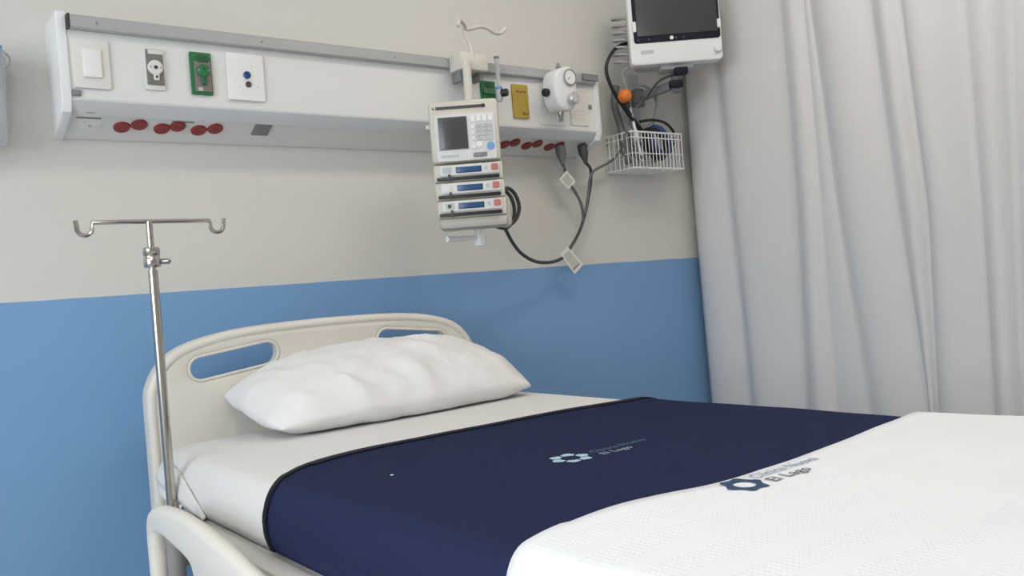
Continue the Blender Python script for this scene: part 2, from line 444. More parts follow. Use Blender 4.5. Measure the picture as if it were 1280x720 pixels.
for sx in (.56, 1.36):
    for yy in (0.0, 1.86):
        c = obj('caster_wheel', lathe(nb(), [(.03, -.016), (.055, -.014), (.06, -.006), (.06, .006), (.055, .014), (.03, .016)], (sx, yy, .061), (1, 0, 0), 24), 'rubber', bed)
        b_ = nb(); box(b_, (sx - .026, yy, .11), (.008, .05, .13), .003); box(b_, (sx + .026, yy, .11), (.008, .05, .13), .003); box(b_, (sx, yy, .18), (.06, .06, .03), .006)
        tube(b_, [(sx, yy, .19), (sx, yy, .315)], .014, 12); obj('fork', b_, 'bed_metal_grey', c)
# pole socket on the head corner
so = nb(); lathe(so, [(.011, 0), (.016, .002), (.016, .088), (.0112, .09)], (.4655, 1.672, .60), (0, 0, 1), 20); box(so, (.49, 1.69, .65), (.05, .03, .05), .004)
obj('pole_socket', so, 'bed_metal_grey', bed)
# side rails
ro = smooth2([(1.552, .50), (1.557, .62), (1.560, .715), (1.556, .748), (1.540, .770), (1.505, .783), (1.455, .789), (1.352, .791), (1.204, .779), (1.098, .762), (1.0, .750), (.84, .740), (.76, .725), (.722, .68), (.715, .60), (.72, .50), (.75, .47), (.90, .462), (1.2, .46), (1.42, .462), (1.53, .47)], 4)
rh = smooth2([(1.520, .736), (1.470, .740), (1.406, .734), (1.349, .7275), (1.322, .714), (1.306, .66), (1.306, .58), (1.33, .535), (1.43, .520), (1.50, .535), (1.522, .58), (1.526, .66), (1.528, .71)], 4)
rh2 = rrect(.80, 1.25, .54, .60, .028)
for x in (.400, 2 * (MX0 + MX1) / 2 - .398 + .012):
    rl = obj('side_rail', plate([ro, rh, rh2], .026, .011, YZ(x)), 'bed_beige', bed)
    for yy in (.95, 1.30):
        arm = nb(); sgn = 1 if x < 1 else -1
        tube(arm, smooth_path([(x + sgn * .012, yy, .51), (x + sgn * .045, yy, .52), (x + sgn * .06, yy, .60), (x + sgn * .085, yy, .69)], 5), .011, 10)
        obj('support_arm', arm, 'bed_metal_grey', rl)
# bracket seen through the rail's opening
br = nb(); box(br, (.52, 1.62, .655), (.05, .10, .05), .008); tube(br, [(.50, 1.60, .66), (.47, 1.52, .655), (.455, 1.45, .67)], .010, 10)
obj('hinge_bracket', br, 'bed_metal_pale', bed)

# mattress in its tucked sheet
def mattress():
    bm = nb(); rings = []
    R = .11; r = .05
    prof = [(0.004, ZB), (-.004, ZB + .004), (-.006, ZB + .018), (-.002, ZT - r - .004)]
    for k in range(7):
        t = math.pi / 2 * k / 6; prof.append((r - r * math.cos(t), ZT - r + r * math.sin(t)))
    for ins, z in prof:
        ring = []
        for x, y in rrect(MX0 + ins, MX1 - ins, MY0 + ins, MY1 - ins, max(R - ins, .02), 10):
            ring.append((x, y, z))
        rings.append(ring)
    # subdivide the long straight sides so that the wrinkles read
    def dens(ring):
        o = []
        for i, p in enumerate(ring):
            q = ring[(i + 1) % len(ring)]; d = (Vector(q) - Vector(p)).length; n = max(1, int(d / .05)) if d > .2 else 1
            for j in range(n): o.append(Vector(p).lerp(Vector(q), j / n))
        return o
    base = dens(rings[0]); n = len(base); vr = []
    for ring in rings:
        d = dens(ring)
        d = d[:n] if len(d) >= n else d + [d[-1]] * (n - len(d))
        out_ = []
        for p in d:
            w_ = noise.noise(Vector((p.x * 9, p.y * 9, p.z * 6))) * .003
            if p.z < ZT - .01: p = p + Vector((w_, 0, 0))
            out_.append(bm.verts.new(p))
        vr.append(out_)
    for A_, B_ in zip(vr, vr[1:]):
        for k in range(n): bm.faces.new((A_[k], A_[(k + 1) % n], B_[(k + 1) % n], B_[k]))
    bm.faces.new(vr[0][::-1]); bm.faces.new(vr[-1])
    return bm
mt = tag(obj('mattress', mattress(), 'sheet_white', angle=1.2), 'mattress in a smooth off-white sheet tucked at the corners', 'mattress')
def fold(pts_a, pts_b, off):
    """a strip of tucked cloth between two edge paths on the mattress side, off metres proud"""
    bm = nb(); A_ = smooth_path(pts_a, 6); B_ = smooth_path(pts_b, 6); rows = []
    for a, b in zip(A_, B_):
        rows.append([bm.verts.new(a.lerp(b, t) + Vector((-off * min(1, t * 1.6), 0, 0))) for t in (0, .25, .5, .75, 1)])
    for p, q in zip(rows, rows[1:]):
        for k in range(4): bm.faces.new((p[k], p[k + 1], q[k + 1], q[k]))
    return bm
def side(y, z):
    dx = 0.0
    if y > MY1 - .11: dx = .11 - math.sqrt(max(0, .11 ** 2 - (y - MY1 + .11) ** 2))
    if z > ZT - .05: dx += .05 - math.sqrt(max(0, .05 ** 2 - (z - ZT + .05) ** 2))
    return Vector((MX0 - .006 + dx, y, z))
for a, b, off in (([(1.87, .800), (1.80, .808), (1.70, .800), (1.60, .772), (1.53, .742)], [(1.87, .782), (1.80, .774), (1.70, .757), (1.61, .744), (1.53, .737)], .006),
                  ([(1.85, .770), (1.79, .765), (1.72, .752), (1.66, .744)], [(1.85, .745), (1.79, .742), (1.72, .738), (1.66, .737)], .004)):
    f_ = obj('sheet_fold', fold([side(*p) for p in a], [side(*p) for p in b], off), 'sheet_white', mt, angle=3)
    s = f_.modifiers.new('thickness', 'SOLIDIFY'); s.thickness = .002

# ------------------------------------------------------------------ blankets
def und(x, y): return .0022 * math.sin(x * 7 + y * 3.1) * math.sin(y * 8.3 + 1.0) + .0012 * noise.noise(Vector((x * 9, y * 9, 2)))
def section(off):
    r = .05 + off; pts = [(MX0 - .006 - off, ZB + .009), *[(MX0 - .006 * (1 - k / 7) - off, ZB + .009 + .004 * k) for k in range(1, 7)]]
    xl, xr, zt = MX0 - off, MX1 + off, ZT + off
    for k in range(15):
        t = math.pi / 2 * k / 14; pts.append((xl + r - r * math.cos(t), zt - r + r * math.sin(t)))
    n = 70
    for k in range(1, n): pts.append((xl + r + (xr - xl - 2 * r) * k / n, zt))
    for k in range(9):
        t = math.pi / 2 * (1 - k / 8); pts.append((xr - r + r * math.cos(t), zt - r + r * math.sin(t)))
    pts += [(MX1 + .006 + off, ZB + .03), (MX1 + .006 + off, ZB + .009)]
    return pts
def drape(off, yhead, yfoot, n=26, sag=1.0, puff=0.0):
    bm = nb(); sec = section(off); rows = []
    for j in range(n + 1):
        row = []
        for i, (x, z) in enumerate(sec):
            y = yhead(x, z) + (yfoot(x, z) - yhead(x, z)) * j / n
            zz = z
            wt = max(0.0, min(1.0, (z - ZT - off + .034) / .034)); wt = wt * wt * (3 - 2 * wt)
            zz = z + wt * (und(x, y) * sag + .0025 * abs(sag) + puff * min(1, j / 3.0))
            xx = x + (.0015 * noise.noise(Vector((3, y * 8, z * 14))) if z < ZT - .02 else 0)
            row.append(bm.verts.new((xx, y, zz)))
        rows.append(row)
    for A_, B_ in zip(rows, rows[1:]):
        for k in range(len(sec) - 1): bm.faces.new((A_[k], A_[k + 1], B_[k + 1], B_[k]))
    return bm
def lerp_tab(tab, x):
    if tab[0][0] < x < tab[-1][0]:
        for i in range(len(tab) - 1):
            if x <= tab[i + 1][0]:
                g = lambda k: tab[max(0, min(len(tab) - 1, k))]
                (x0, y0), (x1, y1) = g(i), g(i + 1); t = (x - x0) / (x1 - x0); h = x1 - x0
                m0 = (g(i + 1)[1] - g(i - 1)[1]) / (g(i + 1)[0] - g(i - 1)[0]) * h; m1 = (g(i + 2)[1] - g(i)[1]) / (g(i + 2)[0] - g(i)[0]) * h
                return (2 * t ** 3 - 3 * t ** 2 + 1) * y0 + (t ** 3 - 2 * t ** 2 + t) * m0 + (-2 * t ** 3 + 3 * t ** 2) * y1 + (t ** 3 - t ** 2) * m1
    if x <= tab[0][0]: return tab[0][1]
    for (a, b), (c, d) in zip(tab, tab[1:]):
        if x <= c: return b + (d - b) * (x - a) / (c - a)
    return tab[-1][1]
NT = [(.4845, 1.2665), (.493, 1.2749), (.5042, 1.2848), (.5171, 1.2958), (.5331, 1.3113), (.5497, 1.3247), (.5714, 1.3432), (.5911, 1.3559), (.6186, 1.3689), (.6621, 1.3824), (.712, 1.3893), (.7934, 1.392), (.973, 1.389), (1.2, 1.375), (1.38, 1.351), (1.43, 1.345)]
NS = [(.735, 1.205), (.7545, 1.246), (.769, 1.2605), (.7916, 1.2665)]
NO, WO = .0045, .0130
nh = lambda x, z: lerp_tab(NT, x) if (z > .7916 or x > 1) else lerp_tab(NS, z)
nv = obj('navy_blanket', drape(NO, nh, lambda x, z: .52), 'blanket_navy', angle=3)
tag(nv, 'folded navy blue fleece blanket laid across the bed over the sheet', 'blanket')
s = nv.modifiers.new('thickness', 'SOLIDIFY'); s.thickness = .003; s.offset = 0
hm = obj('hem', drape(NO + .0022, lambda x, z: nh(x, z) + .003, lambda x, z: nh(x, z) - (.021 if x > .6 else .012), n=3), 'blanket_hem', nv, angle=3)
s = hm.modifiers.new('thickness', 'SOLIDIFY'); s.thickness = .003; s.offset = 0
WT = [(.447, .656), (.492, .679), (.535, .696), (.592, .712), (.671, .72), (.749, .706), (.817, .689), (.924, .689), (1.067, .699), (1.345, .731), (1.44, .735)]
wh = lambda x, z: lerp_tab(WT, x) - (ZT - z) * .35 * (1 if x < .6 else 0)
wb = obj('white_blanket', drape(WO, wh, lambda x, z: -.10, n=40, sag=1.4, puff=.001), 'blanket_white', angle=3)
tag(wb, 'white woven cotton blanket with a clinic logo covering the foot half of the bed', 'blanket')
s = wb.modifiers.new('thickness', 'SOLIDIFY'); s.thickness = .005; s.offset = 0

# logos: emblem and lettering printed on the blankets, lying on the cloth
def text_mesh(body, size, x, y, zf, spacing=1.0, bold=0.0):
    cu = bpy.data.curves.new('lettering', 'FONT'); cu.body = body; cu.size = size; cu.space_character = spacing; cu.offset = bold; cu.resolution_u = 3
    t = bpy.data.objects.new('lettering', cu); COL.objects.link(t)
    dg = bpy.context.evaluated_depsgraph_get(); dg.update()
    me = bpy.data.meshes.new_from_object(t.evaluated_get(dg)); bpy.data.objects.remove(t); bpy.data.curves.remove(cu)
    bm = nb(); bm.from_mesh(me); bpy.data.meshes.remove(me)
    for v in bm.verts: v.co = Vector((v.co.x + x, v.co.y + y, zf(v.co.x + x, v.co.y + y)))
    return bm
def emblem(cx, cy, R, zf, gaps):
    bm = nb(); N = 72
    for k in range(N):
        a0, a1 = 2 * math.pi * k / N, 2 * math.pi * (k + 1) / N
        if gaps and (k % 12) in (5, 6): continue
        def rad(a): return R * (.80 + .20 * abs(math.cos(3 * a)) ** 3)
        ri = R * .47
        q = []
        for rr, a in ((ri, a0), (rad(a0), a0), (rad(a1), a1), (ri, a1)):
            x, y = cx + rr * math.cos(a), cy + rr * math.sin(a); q.append(bm.verts.new((x, y, zf(x, y))))
        bm.faces.new(q)
    return bm
def wz(x, y): return ZT + WO + und(x, y) * 1.4 + .0025 * 1.4 + .001 + .0034
def nz_(x, y): return ZT + NO + und(x, y) + .0025 + .0024
obj('logo_emblem', emblem(.832, .655, .029, wz, False), 'logo_blue_dark', wb, smooth=False)
obj('logo_lettering', text_mesh('Clínica Nueva', .0235, .864, .661, wz, 1.0, .0001), 'logo_text_blue', wb, smooth=False)
obj('logo_lettering', text_mesh('El Lago', .0250, .866, .636, wz, 1.08, .0003), 'logo_text_grey', wb, smooth=False)
obj('logo_emblem', emblem(.863, 1.000, .034, nz_, True), 'logo_pale', nv, smooth=False)
obj('logo_lettering', text_mesh('Clínica Nueva', .0215, .908, .998, nz_, 1.0), 'logo_teal', nv, smooth=False)
obj('logo_lettering', text_mesh('El Lago', .0215, .908, .974, nz_, 1.05, .0002), 'logo_pale_grey', nv, smooth=False)

q = PZ(490, 594, .829)
lt = nb(); lathe(lt, [(.001, 0), (.0030, .0006), (.0022, .0016)], (q.x, q.y, nz_(q.x, q.y) - .0012), (0, 0, 1), 8); obj('thread_speck', lt, 'logo_pale', nv)

# ------------------------------------------------------------------ pillow
def pillow():
    bm = nb(); NU, NV = 60, 34
    W, D, T = .354, .170, .082
    top = {}
    def sh(u, v, sgn):
        # rounded-square footprint with drawn-out corners
        ex = 1 - .10 * (v * v) * (1 - .35 * u * u); ey = 1 - .13 * (u * u) * (1 - .35 * v * v)
        x = W * u * ex; y = D * v * ey
        h = (max(0, 1 - abs(u) ** (3.4 if u < 0 else 4.6)) ** (.52 if u < 0 else .44)) * (max(0, 1 - abs(v) ** 2.6) ** .58)
        h *= 1.0 - .16 * (u - .25) ** 2 if u < .25 else 1.0 - .42 * (u - .25) ** 2
        fr_ = max(0, -v) 
        cr = -.010 * fr_ * abs(math.sin(u * 9 + 1.2 * math.sin(u * 4) + v * 1.5)) ** .5 + .009 * noise.noise(Vector((u * 3.2, v * 2.1, 5.0 * sgn))) + .0055 * noise.noise(Vector((u * 7 + v * 3, v * 3, 9))) - .006 * abs(noise.noise(Vector((u * 5 - v * 2.2, v * 1.2, 3 * sgn)))) ** .6
        z = sgn * T * h * (1.05 if sgn > 0 else .80) + cr * min(1, h * 2.0)
        z -= .040 * abs(u) ** 4 * (.35 + .65 * max(0, v)) 
        z += .012 * h * (abs(noise.noise(Vector((u * 6.5 + 2 * v, v * 1.6, 4.4)))) ** .5 - .5) + .008 * h * (abs(noise.noise(Vector((u * 3 - 3 * v, v * 5, 7.4)))) ** .5 - .5)
        return x, y, z
    g = {}
    for sgn in (1, -1):
        for i in range(NU + 1):
            for j in range(NV + 1):
                u = -1 + 2 * i / NU; v = -1 + 2 * j / NV
                u = math.sin(u * math.pi / 2) * .6 + u * .4; v = math.sin(v * math.pi / 2) * .6 + v * .4
                edge = i in (0, NU) or j in (0, NV)
                if edge and sgn < 0: g[(sgn, i, j)] = g[(1, i, j)]; continue
                g[(sgn, i, j)] = bm.verts.new(sh(u, v, sgn))
        for i in range(NU):
            for j in range(NV):
                bm.faces.new((g[(sgn, i, j)], g[(sgn, i + 1, j)], g[(sgn, i + 1, j + 1)], g[(sgn, i, j + 1)]))
    return bm
pb = pillow()
rot = Matrix.Rotation(math.radians(15), 4, 'X'); rz = Matrix.Rotation(math.radians(1), 4, 'Z')
bmesh.ops.transform(pb, matrix=Matrix.Translation((1.018, 1.830, .899)) @ rz @ rot, verts=pb.verts)
for v in pb.verts:      # it settles on the sheet and against the headboard
    if v.co.z < ZT + .004: v.co.z = ZT + .004 + (v.co.z - ZT - .004) * .02
    if v.co.y > 1.985: v.co.y = 1.985 + (v.co.y - 1.985) * .1
bmesh.ops.smooth_vert(pb, verts=pb.verts, factor=.3, use_axis_x=True, use_axis_y=True, use_axis_z=True)
po = obj('pillow', pb, 'pillow_white', angle=3)
tag(po, 'plump white pillow with creased cover leaning on the headboard', 'pillow')

# ------------------------------------------------------------------ drip stand in the bed's socket
pole = thing('iv_pole', 'stainless steel drip pole with two hooks standing at the head corner of the bed', 'iv pole', (.4655, 1.672, .61))
px, py = .4655, 1.672
ztop = PY(186, 277, py).z
p = nb(); tube(p, [(px, py, .612), (px, py, 1.18)], .0088, 16); obj('outer_tube', p, 'chrome_steel', pole)
p = nb(); tube(p, [(px, py, 1.16), (px, py, ztop)], .0060, 14); obj('inner_tube', p, 'chrome_steel', pole)
obj('collar', lathe(nb(), [(.0135, 0), (.015, .003), (.015, .016), (.0138, .018), (.0138, .022), (.015, .024), (.015, .034), (.0125, .037)], (px, py, 1.185), (0, 0, 1), 24), 'chrome_steel', pole)
kn = nb(); lathe(kn, [(.0045, 0), (.0055, .012), (.0055, .018), (.004, .02)], (px + .013, py, 1.195), (.8, -.6, 0), 12); obj('set_screw', kn, 'steel_dull', pole)
hl = PY(97, 285, py); hr = PY(278, 280, py)
def hook(s, xe):
    n = []
    x0 = px; xi = xe - s * .024
    pts = [(x0, py, ztop), (x0 + (xi - x0) * .5, py, ztop), (xi, py, ztop - .0005)]
    for k in range(1, 9):
        t = math.pi * k / 8
        pts.append((xi + s * (.013 - .013 * math.cos(t)), py, ztop - .006 - .017 * math.sin(t) ** .8))
    pts.append((xe + s * .003, py, ztop + .004))
    return pts
for s_, xe in ((-1, hl.x), (1, hr.x)):
    p = nb(); tube(p, hook(s_, xe), .0042, 10); obj('hook', p, 'chrome_steel', pole)

# ------------------------------------------------------------------ headwall service panel
FY = 2.08                      # front face of the panel
X0 = PY(84, 60, FY).x; X1 = PY(742, 120, FY).x
zt, zf0 = PY(86, 20, FY).z, PY(87, 122, FY).z          # top, lower front edge
zlip = zf0 - .030; zw = 1.518
hw = thing('headwall_panel', 'long white bedside service panel with sockets and grey rail mounted on the wall', 'headwall panel', ((X0 + X1) / 2, WY, zw))
def sect(x0, x1, pts):
    bm = nb(); A_ = [bm.verts.new((x0, y, z)) for y, z in pts]; B_ = [bm.verts.new((x1, y, z)) for y, z in pts]; n = len(pts)
    for k in range(n): bm.faces.new((A_[k], A_[(k + 1) % n], B_[(k + 1) % n], B_[k]))
    bm.faces.new(A_[::-1]); bm.faces.new(B_)
    return bm
SY0, SZ0, SY1, SZ1 = FY + .030, zf0 - .028, WY - .008, zw
obj('housing', sect(X0, X1, [(WY, zt), (FY, zt), (FY, zf0), (FY + .012, zf0 - .016), (SY0 - .004, SZ0), (SY0, SZ0 - .001), (SY1, SZ1), (WY, SZ1)]), 'panel_white', hw, angle=.2)
obj('lip', sect(X0 + .001, X1 - .001, [(FY - .002, zf0 - .001), (FY - .002, zf0 - .005), (FY + .009, zf0 - .020), (SY0 - .008, SZ0 - .004), (SY0 + .001, SZ0 - .002), (FY + .02, zf0 - .01)]), 'panel_lip', hw, angle=.5)
rail_h = (zt - PY(86, 37, FY).z)
obj('accessory_rail', sect(X0 + .006, X1 - .002, [(FY + .002, zt + .002), (FY - .016, zt), (FY - .019, zt - .004), (FY - .019, zt - rail_h + .003), (FY - .016, zt - rail_h), (FY + .002, zt - rail_h)]), 'aluminium_rail', hw, angle=.4)
obj('rail_end', boxm(X0 + .001, X0 + .006, FY - .019, FY, zt - rail_h, zt + .001), 'dark_gap', hw)
for k in range(5):
    xx = X0 + .06 + k * .38
    obj('rail_screw', disc((xx, FY - .0185, zt - rail_h * .5), (0, -1, 0), .003, .0015, 12), 'steel_dull', hw)
EX0 = PY(57, 60, WY).x
for a, b_ in ((EX0, X0 + .001), (X1 - .001, X1 + .022)):
    obj('end_cap', plate([smooth2([(WY, zw - .005), (WY, zt + .008), (FY + .02, zt + .008), (FY - .003, zt + .008)], 1) + [(FY - .005, zf0 - .004), (FY + .006, zf0 - .030), (SY0 + .012, SZ0 - .018)]], b_ - a, .003, YZ((a + b_) / 2)), 'end_cap_white', hw, angle=.4)
lk = obj('latch', boxm(X0 + .002, X0 + .020, FY - .006, FY, zf0 + .004, zf0 + .018, .002), 'mid_grey_plastic', hw)

def fpl(px0, px1, py0, py1, r, d, material, parent, name, yfront=None, holes=()):
    """rectangular plate whose photo corners are (px0,py0) top left and (px1,py1) bottom right, on the panel front"""
    a = PY(px0, py0, FY); b = PY(px1, py1, FY); yf = yfront if yfront else FY
    if a.z - b.z < .008: return obj(name, boxm(a.x, b.x, yf - d, yf, b.z, a.z), material, parent, smooth=False)
    return obj(name, plate([rrect(a.x, b.x, b.z, a.z, r)], d, min(.0015, d * .3), XZ((yfront if yfront else FY) - d / 2)), material, parent, angle=.5)
# light switch
sw = fpl(88, 139, 48, 113, .003, .007, 'plate_ivory', hw, 'switch_plate')
a = PY(101, 62, FY); b = PY(127, 99, FY)
obj('rocker', plate([rrect(a.x, b.x, b.z, a.z, .002)], .006, .0015, XZ(FY - .0095)), 'plate_white', sw)
# grey gas outlet
g1 = fpl(178, 207, 60, 114, .003, .006, 'plate_ivory', hw, 'vacuum_outlet')
g2 = fpl(180, 205, 62, 108, .002, .003, 'outlet_grey', g1, 'face', FY - .0055)
fpl(183, 202, 63, 70, .001, .002, 'plate_ivory', g1, 'name_strip', FY - .008)
fpl(182, 206, 102, 104, .0005, .002, 'plate_ivory', g1, 'divider', FY - .008)
c = PY(192.5, 86, FY); d_ = PY(194, 96, FY)
rg = nb(); lathe(rg, [(.017, 0), (.017, .006), (.0145, .008)], (c.x, FY - .008, c.z), (0, -1, 0), 28)
box(rg, (d_.x, FY - .011, d_.z - .002), (.013, .006, .018), .002); obj('port_ring', rg, 'plate_ivory', g1)
obj('port', disc((c.x, FY - .0155, c.z), (0, -1, 0), .0045, .001, 16), 'dark_gap', g1)
obj('port', disc((d_.x, FY - .0135, d_.z - .003), (0, -1, 0), .003, .001, 12), 'dark_gap', g1)
for s_ in (-1, 1): obj('port_notch', boxm(c.x + s_ * .0115 - .0015, c.x + s_ * .0115 + .0015, FY - .0168, FY - .014, c.z - .001, c.z + .001), 'dark_gap', g1)
# green oxygen outlet
def green_outlet(px0, px1, py0, py1):
    g = fpl(px0, px1, py0, py1, .003, .008, 'outlet_green', hw, 'oxygen_outlet')
    a = PY(px0, py0, FY); b = PY(px1, py1, FY); W_, H_ = b.x - a.x, a.z - b.z
    X = lambda t: a.x + W_ * t
    Z = lambda t: a.z - H_ * t
    obj('face', plate([rrect(X(.16), X(.95), Z(.93), Z(.22), .002)], .002, .0006, XZ(FY - .009)), 'outlet_mauve', g)
    obj('name_strip', plate([rrect(X(.35), X(.86), Z(.24), Z(.06), .004)], .003, .0008, XZ(FY - .0095)), 'outlet_green_dark', g)
    t = nb(); lathe(t, [(W_ * .30, 0), (W_ * .30, .006), (W_ * .25, .008)], (X(.56), FY - .010, Z(.45)), (0, -1, 0), 28); box(t, (X(.57), FY - .013, Z(.66)), (W_ * .24, .006, H_ * .24), .002)
    obj('port_ring', t, 'outlet_green', g)
    for zz in (.42, .62, .68): obj('port', disc((X(.57), FY - .0175 if zz < .5 else FY - .0155, Z(zz)), (0, -1, 0), .0028, .001, 12), 'dark_gap', g)
    for xx in (.34, .80): obj('port_notch', boxm(X(xx) - .0018, X(xx) + .0018, FY - .019, FY - .016, Z(.44) - .001, Z(.44) + .001), 'light_grey_plastic', g)
    obj('caption', plate([rrect(X(.28), X(.5), Z(.93), Z(.84), .001)], .0015, .0003, XZ(FY - .0105)), 'light_grey_plastic', g)
    return g
green_outlet(235, 266, 65, 120)
# white plate with two nurse-call jacks
wp = fpl(281, 331, 66, 128, .003, .008, 'plate_white', hw, 'jack_plate')
c = PY(307, 95, FY); d_ = PY(309, 106.5, FY)
obj('jack', disc((c.x, FY - .008, c.z), (0, -1, 0), .0092, .006, 20, .4), 'blue_plastic', wp)
obj('jack', disc((d_.x, FY - .008, d_.z), (0, -1, 0), .0074, .004, 20, .4), 'dark_grey_plastic', wp)
for q in ((313, 84), (299, 110), (321, 110)):
    e = PY(q[0], q[1], FY); obj('screw', disc((e.x, FY - .008, e.z), (0, -1, 0), .0015, .0008, 10), 'light_grey_plastic', wp)
# second oxygen outlet behind the flowmeter, yellow outlet, plates under the regulator
green_outlet(599, 620, 101, 143)
ye = fpl(638, 661, 105, 149, .003, .006, 'outlet_yellow', hw, 'air_outlet')
a = PY(638, 105, FY); b = PY(661, 149, FY); W_, H_ = b.x - a.x, a.z - b.z
for (u0, u1, v0, v1) in ((.22, .40, .19, .24), (.45, .62, .21, .25), (.66, .85, .19, .24), (.55, .75, .82, .90), (.80, .95, .84, .89)):
    obj('lettering', plate([rrect(a.x + W_ * u0, a.x + W_ * u1, a.z - H_ * v1, a.z - H_ * v0, .0008)], .001, .0002, XZ(FY - .0062)), 'yellow_ink', ye)
for (u, v) in ((.3, .44), (.62, .46), (.45, .62)): obj('port', disc((a.x + W_ * u, FY - .006, a.z - H_ * v), (0, -1, 0), .0016, .0006, 10), 'yellow_ink', ye)
fpl(672, 706, 104, 158, .002, .004, 'plate_ivory', hw, 'vacuum_plate')
rp = fpl(710, 735, 110, 158, .002, .004, 'plate_ivory', hw, 'blank_plate')
for q in (138, 143, 148): fpl(713, 731, q, q + 1.6, .0003, .0012, 'light_grey_plastic', rp, 'caption', FY - .0036)
c = PY(737, 134, FY); obj('latch', boxm(c.x - .006, c.x + .006, FY - .005, FY, c.z - .007, c.z + .007, .0015), 'mid_grey_plastic', hw)
fpl(722, 742, 93.5, 104, .002, .006, 'mid_grey_plastic', hw, 'rail_cover', FY - .019)

# red sockets on the sloping underside
SN = Vector((0, -(SZ0 - SZ1), -(SY1 - SY0))).normalized()
SN = Vector((0, SZ1 - SZ0, -(SY1 - SY0))).normalized() if True else SN
ST = Vector((0, SY1 - SY0, SZ1 - SZ0)).normalized()
def on_slope(px_, py_):
    """where the sight line meets the underside"""
    d = ray(px_, py_); o = Vector((0, 0, CZ)); q0 = Vector((0, SY0, SZ0)); t = (q0 - o).dot(SN) / d.dot(SN); return o + d * t
def spatch(c, hw_, hh, h, material, name, parent, r=.002):
    M = Matrix(((1, ST.x, SN.x, c.x), (0, ST.y, SN.y, c.y), (0, ST.z, SN.z, c.z), (0, 0, 0, 1)))
    return obj(name, plate([rrect(-hw_, hw_, -hh, hh, r)], h, min(.0012, h * .3), M @ Matrix.Translation((0, 0, h / 2))), material, parent, angle=.5)
pairs = [((152, 158), (174, 155)), ((202, 160), (222, 157)), ((248, 162), (269, 160)), ((630, 180), (643.5, 177.5)), ((658, 181.5), (671.5, 179)), ((686, 183), (699, 181))]
for a, b in pairs:
    A_, B_ = on_slope(*a), on_slope(*b)
    s_ = obj('red_socket', disc(A_, SN, .0185, .006, 24, .3), 'socket_red', hw)
    t_ = nb(); lathe(t_, [(.0185, 0), (.0185, .0042), (.0165, .006)], B_, SN, 24); obj('lobe', t_, 'socket_red', s_)
    mid = (A_ + B_) / 2 + SN * .0015
    lb = nb(); tube(lb, [A_ + SN * .002, B_ + SN * .002], .0035, 8); obj('bridge', lb, 'socket_red', s_)
    for q in (A_, B_):
        for k in (-1, 1): 
            e = nb(); tube(e, [q + Vector((k * .005, 0, 0)) + SN * .0059 - ST * .004, q + Vector((k * .005, 0, 0)) + SN * .0059 + ST * .004], .0010, 6); obj('pin_slot', e, 'dark_gap', s_)
spatch(on_slope(327, 161), .022, .024, .004, 'mid_grey_plastic', 'grey_blank_cover', hw)
c = on_slope(112, 156)
spatch(c, .024, .012, .003, 'panel_white', 'service_cover', hw)
e = c + SN * .003; obj('cover_screw', disc(e, SN, .004, .0015, 12), 'light_grey_plastic', hw)
for q in ((111, 147), (229, 152)):
    spatch(on_slope(*q), .026, .0025, .002, 'mid_grey_plastic', 'slot', hw, .001)
for q in ((113, 140), (168, 141), (213, 143), (263, 146)):
    e = PY(q[0], q[1], SY0 - .010); obj('lip_notch', boxm(e.x - .009, e.x + .009, e.y - .004, e.y + .004, e.z - .003, e.z + .002, .001), 'mid_grey_plastic', hw)

# ------------------------------------------------------------------ pump mounting pole clamped to the rail
BY = FY - .075
pa = PY(583, 95, BY); bx_ = pa.x
mp = thing('pump_mounting_pole', 'cream steel mounting pole with top hooks clamped to the panel rail', 'mounting pole', (bx_, BY, 1.25))
ct = PY(569, 70, BY + .02); cb = PY(605, 92, BY + .02)
obj('rail_clamp', boxm(ct.x, cb.x, BY - .006, FY - .0195, cb.z, zt + .004, .006), 'enamel_cream', mp)
for q in (573, 597):
    e = PY(q, 98, BY + .03); obj('clamp_jaw', boxm(e.x - .007, e.x + .007, BY + .01, FY - .02, e.z - .012, e.z + .02, .003), 'mid_grey_plastic', mp)
zl = PY(601, 303, BY).z
p = nb(); tube(p, [(bx_, BY - .004, zl + .02), (bx_, BY - .004, cb.z + .02)], .0125, 16); obj('tube', p, 'enamel_cream', mp)
h0 = PY(590, 69, BY); 
p = nb(); tube(p, smooth_path([PY(591, 74, BY), PY(590, 66, BY), PY(587, 54, BY), PY(582, 44, BY), PY(580, 37, BY)], 5), .0075, 12); obj('stem', p, 'enamel_cream', mp)
p = nb(); tube(p, smooth_path([PY(579, 37, BY), PY(590, 35.5, BY), PY(601, 33, BY), PY(611, 36, BY), PY(618, 40.5, BY), PY(626, 41, BY), PY(632, 35, BY)], 5), .0062, 10); obj('hook', p, 'enamel_cream', mp)
p = nb(); tube(p, smooth_path([PY(581, 38, BY - .0), PY(580, 31, BY - .02), PY(574, 25, BY - .035), PY(573, 33, BY - .05)], 5), .006, 10); obj('hook', p, 'enamel_cream', mp)
e = PY(601, 295, BY - .004)
p = nb(); lathe(p, [(.017, -.028), (.018, -.02), (.0165, -.012), (.0165, .02), (.018, .026), (.018, .03)], (bx_, BY - .004, e.z), (0, 0, 1), 20); obj('end_sleeve', p, 'end_cap_white', mp)
L1 = PY(559, 299, BY - .01); 
p = nb(); tube(p, [Vector((bx_ - .01, BY - .006, e.z - .004)), (Vector((bx_, BY, e.z - .006)) + L1) / 2, L1], [.006, .0065, .0085], 10); obj('clamp_lever', p, 'end_cap_white', mp)

